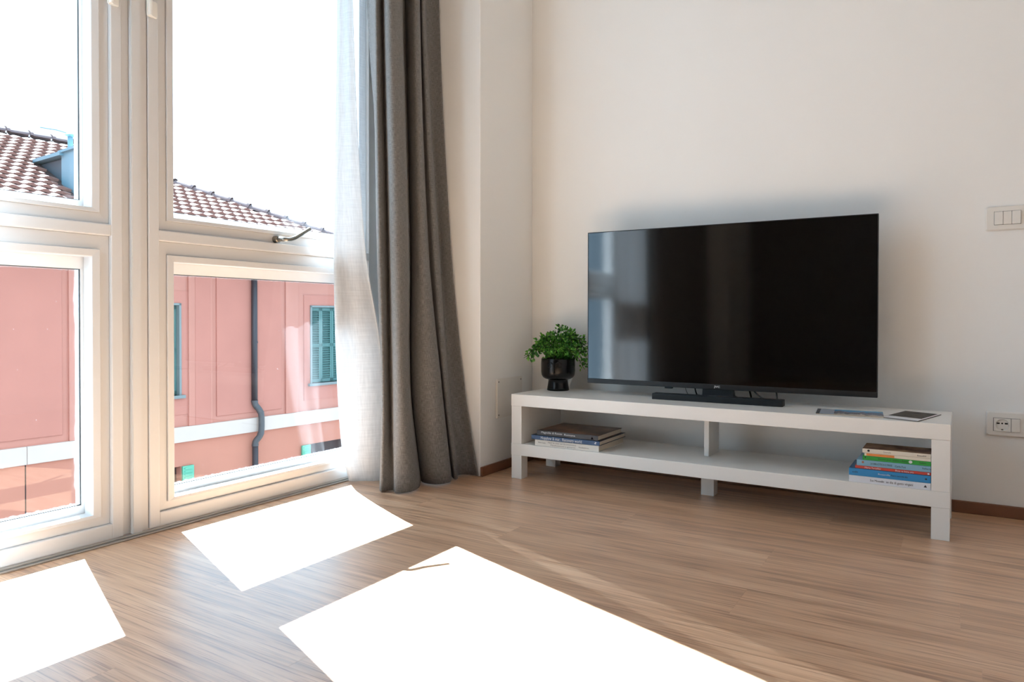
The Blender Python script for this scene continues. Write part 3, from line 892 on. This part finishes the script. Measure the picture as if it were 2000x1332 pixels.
for i in range(3):
    rk = box('rocker', .0252 + i * .025, .0252 + i * .025 + .0243, -.0150, -.0112, .0203, .0647, M_plas, sw, .0015)
    if i != 1:
        rk.rotation_euler = (0, 0, 0)
        for v_ in rk.data.vertices:
            if v_.co.y < -.013 and v_.co.x > .0252 + i * .025 + .012: v_.co.y -= .0022
so = empty('wall_socket', (1.828, -.0002, .2795))
tag(so, 'white power socket with blank module low on the wall', 'socket')
rounded_plate('plate', .122, .085, .011, .007, M_plas, so)
box('module_gap', .0205, .0965, -.0114, -.0108, .0175, .0635, M_dark, so)
# socket insert with round recess
bm = bmesh.new()
cx, cz, rad, n = .046, .0405, .0195, 32
sq = []
ci = []
for k in range(n):
    a = 2 * math.pi * k / n
    c, s = math.cos(a), math.sin(a)
    q = .0220 / max(abs(c), abs(s)) if True else 0
    sq.append(bm.verts.new((cx + c * q * 1.1, -.0160, cz + s * q)))
    ci.append(bm.verts.new((cx + c * rad, -.0160, cz + s * rad)))
dp_ = [bm.verts.new((v_.co.x * .92 + cx * .08, -.0117, v_.co.z * .92 + cz * .08)) for v_ in ci]
bk = [bm.verts.new((v_.co.x, -.0112, v_.co.z)) for v_ in sq]
for k in range(n):
    j = (k + 1) % n
    bm.faces.new((sq[k], sq[j], ci[j], ci[k])); bm.faces.new((ci[k], ci[j], dp_[j], dp_[k])); bm.faces.new((bk[k], bk[j], sq[j], sq[k]))
bm.faces.new(dp_)
ins = link('socket_insert', mesh_of(bm), M_plas, so)
for dx, w_ in ((-.0115, .009), (0, .005), (.0115, .009)):
    box('pin_hole', cx + dx - w_ / 2, cx + dx + w_ / 2, -.0121, -.0116, cz + .002, cz + .0068, M_dark, ins)
box('earth_contact', cx - .003, cx + .003, -.0150, -.0116, cz - .0185, cz - .0145, M_screw, ins)
box('blank_module', .0716, .0960, -.0160, -.0112, .0183, .0627, M_plas, so, .001)

plate = empty('inspection_cover', (0.0002, -.327, .237))
tag(plate, 'flat white inspection cover screwed low on the column', 'wall plate')
bm = bmesh.new(); add_box(bm, 0, .009, 0, .218, 0, .176)
bmesh.ops.bevel(bm, geom=[e for e in bm.edges], offset=.0028, segments=2, affect='EDGES')
link('cover_plate', mesh_of(bm), M_plas, plate)
for y in (.014, .204):
    for zz in (.014, .162):
        link('screw', tube_mesh([(.0085, y, zz), (.0098, y, zz)], .0036, 10), M_screw, plate)

# ------------------------------------------------------------------ the house across the street
ANG = 0.0835
bld = empty('apartment_building', (-8.97, 3.93, 0), -ANG)
tag(bld, 'pink rendered building with tiled roof and teal shutters across the street', 'building')
BM = Matrix.Translation((-8.97, 3.93, 0)) @ Matrix.Rotation(-ANG, 4, 'Z')
U0, U1, ZG, ZE = -8.0, 4.0, -7.0, 1.80
# local axes: x = towards us, y = along the facade, z up
wins = [(-1.10, 0.05), (2.60, 3.75), (-4.80, -3.65)]
def grid_wall(bm, y0, y1, zz0, zz1, holes, x0, x1):
    ys = sorted({y0, y1, *[h[0] for h in holes], *[h[1] for h in holes]}); zs = sorted({zz0, zz1, *[h[2] for h in holes], *[h[3] for h in holes]})
    for a, b in zip(ys, ys[1:]):
        for c, d in zip(zs, zs[1:]):
            if any(h[0] <= a and b <= h[1] and h[2] <= c and d <= h[3] for h in holes): continue
            add_box(bm, x0, x1, a, b, c, d)
bm = bmesh.new()
grid_wall(bm, U0, U1, -1.10, ZE, [(a, b, -.58, .92) for a, b in wins], -.22, 0)
link('upper_wall', mesh_of(bm), M_pink, bld)
bm = bmesh.new()
grid_wall(bm, U0, U1, ZG, -1.35, [(a, b, -3.6, -1.75) for a, b in wins], -.22, -.01)
link('lower_wall', mesh_of(bm), M_pink3, bld)
bm = bmesh.new(); add_box(bm, -9.0, -.22, U0, U1, ZG, ZE)
link('house_body', mesh_of(bm), M_pink, bld)
for a, b in ((U0, -2.16), (-2.155, -.3), (-.295, 1.43), (1.435, U1)):
    box('stone_band', -.2, .05, a, b, -1.35, -1.10, M_stone, bld, .006)
for a, b in ((.17, .59), (1.99 + .05, 2.32), (-1.62 - .0, -1.30), (-3.45, -3.15)):
    box('pilaster', -.02, .035, a, b, -1.10, ZE, M_pink, bld, .008)
    box('pilaster_face', .03, .042, a + .11, b - .04, -1.10, ZE, M_pink2, bld, .006) if b - a > .4 else None
for a, b, zz in ((.67, 1.96, -1.0), (-3.05, -1.70, -1.0)):
    box('wall_panel', -.02, .022, a, b, zz, ZE - .2, M_pink2, bld, .01)
for a, b in wins:                              # plain flat surround round each window
    bm = bmesh.new()
    grid_wall(bm, a - .14, b + .14, -.9, 1.12, [(a, b, -.58, .92)], -.02, .012)
    link('window_surround', mesh_of(bm), M_pink2, bld)
for a, b in wins:
    win = empty('shuttered_window', (0, 0, 0), 0, bld)
    tag(win, 'teal slatted shutters in a thin grey surround')
    bm = bmesh.new()
    t = .035
    add_box(bm, -.2, .03, a, a + t, -.58, .92); add_box(bm, -.2, .03, b - t, b, -.58, .92); add_box(bm, -.2, .03, a, b, .92 - t, .92)
    add_box(bm, -.2, .07, a - .05, b + .05, -.63, -.58)
    link('window_trim', mesh_of(bm), M_trim, win)
    n = 4; wd = (b - a - 2 * t) / n
    for k in range(n):
        y0 = a + t + k * wd
        bm = bmesh.new()
        add_box(bm, -.10, -.06, y0 + .003, y0 + .04, -.575, .88); add_box(bm, -.10, -.06, y0 + wd - .04, y0 + wd - .003, -.575, .88)
        add_box(bm, -.10, -.06, y0, y0 + wd, -.575, -.51); add_box(bm, -.10, -.06, y0, y0 + wd, .82, .88); add_box(bm, -.10, -.06, y0, y0 + wd, .12, .18)
        zz = -.50
        while zz < .81:
            vs, fs = add_box(bm, -.012, .012, y0 + .04, y0 + wd - .04, -.028, .0)
            for v_ in vs:
                v_.co.x = -.08 + v_.co.x + (.016 if v_.co.z > -.01 else -.016) * -1
                v_.co.z += zz + .03
            zz += .046
        add_box(bm, -.105, -.10, y0, y0 + wd, -.575, .88)
        link('shutter_leaf', mesh_of(bm), M_shut, win)
    # open shutter leaves of the storey below
for a, b in wins:
    for y0, y1 in ((b + .01, b + .20), (a - .20, a - .01)):
        bm = bmesh.new()
        add_box(bm, .0, .04, y0, y1, -3.6, -1.75)
        for k in range(36):
            add_box(bm, .04, .05, y0 + .03, y1 - .03, -3.55 + k * .05, -3.525 + k * .05)
        link('open_shutter', mesh_of(bm), M_shut2, bld)
    box('lower_window', -.21, -.15, a, b, -3.6, -1.75, M_under, bld)
# rainwater pipe with a swan neck round the stone band
pp = [(.07, 1.36, ZE), (.07, 1.36, .5), (.07, 1.36, -.80)]
link('downpipe', tube_mesh(pp, .052, 14), M_pipe, bld, smooth=True)
nk = catmull([(.07, 1.36, -.79), (.075, 1.37, -.86), (.12, 1.43, -.97), (.13, 1.455, -1.06), (.13, 1.455, -1.32), (.12, 1.43, -1.42), (.075, 1.375, -1.52), (.07, 1.37, -1.60)], 4)
link('pipe_bend', tube_mesh(nk, .054, 14), M_pipe2, bld, smooth=True)
for zz, yy_, xx in ((-.80, 1.36, .07), (-1.0, 1.443, .125), (-1.38, 1.443, .125), (-1.58, 1.37, .07)):
    link('pipe_collar', tube_mesh([(xx, yy_, zz + .015), (xx, yy_, zz - .015)], .060, 14), M_pipe2, bld)
link('downpipe', tube_mesh([(.07, 1.37, -1.58), (.07, 1.37, ZG)], .052, 14), M_pipe, bld, smooth=True)
for zz in (.25, -2.2):
    link('pipe_bracket', tube_mesh([(.07, 1.365, zz + .012), (.07, 1.365, zz - .012)], .058, 14), M_pipe, bld)
for yy_ in (-2.16,):
    box('wall_joint', -.012, -.008, yy_ - .008, yy_ + .008, ZG, -1.35, M_under, bld)

# roof: front slope, eave at x=+.5; slope rises away from us
EX, EZ, SL = .5, 1.95, .45
def rz_(x): return EZ + (EX - x) * SL
RIDGE_X = -4.46
HIP = [(.26, RIDGE_X), (1.30, -2.55), (4.30, .5)]
def hip_y(x):
    pts = HIP
    for (ya, xa), (yb, xb_) in zip(pts, pts[1:]):
        if xa <= x <= xb_: return ya + (yb - ya) * (x - xa) / (xb_ - xa)
    return pts[0][0] if x < pts[0][1] else pts[-1][0]
roof = empty('roof', (0, 0, 0), 0, bld)
bm = bmesh.new()
fr_ = [(EX, -9.0), (EX, 4.30), (-2.55, 1.30), (RIDGE_X, .26), (RIDGE_X, -9.0)]
vt = [bm.verts.new((x, y, rz_(x))) for x, y in fr_]
bm.faces.new(vt)
far = [bm.verts.new(q) for q in ((-9.4, -9.0, 1.95), (-9.4, 4.3, 1.95))]
bm.faces.new((vt[4], vt[3], far[1], far[0])); bm.faces.new((vt[3], vt[2], vt[1], far[1]))
bv = [bm.verts.new(q) for q in ((EX, -9.0, 1.80), (EX, 4.30, 1.80), (-9.4, 4.3, 1.80), (-9.4, -9.0, 1.80))]
bm.faces.new(bv); bm.faces.new((vt[0], vt[1], bv[1], bv[0])); bm.faces.new((vt[1], far[1], bv[2], bv[1])); bm.faces.new((far[0], vt[4], vt[0], bv[0], bv[3])); bm.faces.new((far[0], far[1], bv[2], bv[3]))
link('roof_deck', mesh_of(bm), M_under, roof)
# one clay tile, S-shaped across, stepped at its lower edge
TWD, TEX, TLN = .205, .262, .31
def tile_mesh():
    bm = bmesh.new()
    prof = [(-.5, .010), (-.36, .034), (-.2, .042), (-.05, .030), (.12, .006), (.3, .0), (.5, .008)]
    prof = [(s_, h_ * .55) for s_, h_ in prof]
    top, bot = [], []
    for s, h in prof:
        a = bm.verts.new((0.5 * TLN, s * TWD, h * 1.25 + .052)); b = bm.verts.new((-0.5 * TLN, s * TWD, h + .004))
        c = bm.verts.new((0.5 * TLN, s * TWD, h + .006)); top.append((a, b)); bot.append(c)
    for i in range(len(prof) - 1):
        bm.faces.new((top[i][0], top[i + 1][0], top[i + 1][1], top[i][1]))
        bm.faces.new((top[i][0], bot[i], bot[i + 1], top[i + 1][0]))
    return mesh_of(bm, 'tile')
TM = tile_mesh(); TM.materials.append(M_tile)
slope_a = math.atan(SL)
cosA = math.cos(slope_a)
cands = []
rt = random.Random(4)
nrow = 0
x = EX - .05
while x - TLN * .5 * cosA > RIDGE_X:
    yv = -3.4 + (TWD / 2 if nrow % 2 else 0)
    while yv < hip_y(x) - .04:
        if not (-1.16 < yv < .3 and -2.45 < x < -.95) or yv > .3:
            cands.append((x, yv))
        yv += TWD
    x -= TEX * cosA; nrow += 1
def seen(x, y):
    px = project(BM @ Vector((x, y, rz_(x) + .03)))
    return (-12 < px[0] < 166 and px[1] < 402) or (334 < px[0] < 662 and px[1] < 425 + .13 * (px[0] - 342) + 6)
vis = [c for c in cands if seen(*c)]
vis.sort(key=lambda c: -c[0])
one = vis[:300]
rest = [c for c in cands if c not in set(one)]
for x, y in one:
    o = link('roof_tile', TM, None, roof)
    o.location = (x - .0, y, rz_(x) + .004)
    o.rotation_euler = (rt.uniform(-.02, .02), slope_a + rt.uniform(-.015, .015), rt.uniform(-.02, .02))
bt = bmesh.new()
for x, y in rest:
    M = Matrix.Translation((x, y, rz_(x) + .004)) @ Matrix.Rotation(slope_a, 4, 'Y')
    n0 = len(bt.verts); bt.from_mesh(TM); bt.verts.ensure_lookup_table()
    for v_ in bt.verts[n0:]: v_.co = M @ v_.co
o = link('roof_tiles', mesh_of(bt), M_tile, roof); tag(o, kind='stuff')
# ridge and hip caps
def cap_mesh(ln):
    bm = bmesh.new(); rings = []
    for xx, r in ((0, .10), (ln * .86, .115), (ln * .86, .14), (ln, .14)):
        rings.append([bm.verts.new((xx, r * math.cos(a), r * math.sin(a) * .9)) for a in [math.pi * k / 7 - .1 + .2 * (k == 7) * 0 for k in range(8)]])
    for a, b in zip(rings, rings[1:]):
        for k in range(7): bm.faces.new((a[k], a[k + 1], b[k + 1], b[k]))
    return mesh_of(bm, 'cap')
CAP = cap_mesh(.38); CAP.materials.append(M_cap)
line = [Vector((RIDGE_X, -3.6, rz_(RIDGE_X))), Vector((RIDGE_X, .26, rz_(RIDGE_X))), Vector((-2.55, 1.30, rz_(-2.55))), Vector((EX, 4.30, rz_(EX)))]
for a, b in zip(line, line[1:]):
    d = b - a; n = max(1, int(d.length / .36))
    for k in range(n):
        o = link('ridge_tile', CAP, None, roof)
        o.location = a + d * (k / n) + Vector((0, 0, .0))
        o.rotation_euler = d.to_track_quat('X', 'Z').to_euler()
box('gutter', EX - .02, EX + .12, -9, 4.3, 1.83, 1.95, M_pipe2, bld, .03)

# zinc dormer with a flue
dm = empty('dormer', (0, 0, 0), 0, bld)
tag(dm, 'blue-grey zinc dormer on the tiled slope')
bm = bmesh.new()
def prism(bm, pts, y0, y1):
    a = [bm.verts.new((x, y0, z)) for x, z in pts]; b = [bm.verts.new((x, y1, z)) for x, z in pts]
    bm.faces.new(a); bm.faces.new(b[::-1])
    for i in range(len(pts)):
        j = (i + 1) % len(pts); bm.faces.new((a[i], b[i], b[j], a[j]))
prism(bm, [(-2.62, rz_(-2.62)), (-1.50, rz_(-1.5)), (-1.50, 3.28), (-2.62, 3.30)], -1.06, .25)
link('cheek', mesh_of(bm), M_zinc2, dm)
bm = bmesh.new()
prism(bm, [(-1.50, rz_(-1.5)), (-.93, rz_(-.93) - .02), (-.93, 3.34), (-1.50, 3.34)], -1.12, .30)
link('front_box', mesh_of(bm), M_zinc, dm)
bm = bmesh.new()
prism(bm, [(-2.78, 3.32), (-1.42, 3.30), (-1.42, 3.36), (-2.78, 3.38)], -1.18, .30)
add_box(bm, -1.52, -.88, -1.17, .33, 3.34, 3.38)
link('dormer_roof', mesh_of(bm), M_zinc, dm)
link('flue', tube_mesh([(-1.39, -1.03, 3.36), (-1.39, -1.03, 3.62)], .038, 14), M_zinc, dm, smooth=True)
link('flue_cap', tube_mesh([(-1.39, -1.03, 3.615), (-1.39, -1.03, 3.64), (-1.39, -1.03, 3.665)], .07, 14, radii=[.04, .085, .06]), M_zinc, dm)
link('flue_collar', tube_mesh([(-1.39, -1.03, 3.36), (-1.39, -1.03, 3.44)], .06, 14, radii=[.085, .045]), M_zinc, dm)
link('aerial', tube_mesh([(-1.39, -1.03, 3.66), (-1.5, -1.18, 3.71), (-1.7, -1.35, 3.75)], .009, 6), M_zinc, dm)

gd = link('ground', box_mesh(-40, -.62, -30, 40, -7.3, -7.0), M_ground)
tag(gd, 'grey street far below the window, hidden from view', 'ground', kind='structure')
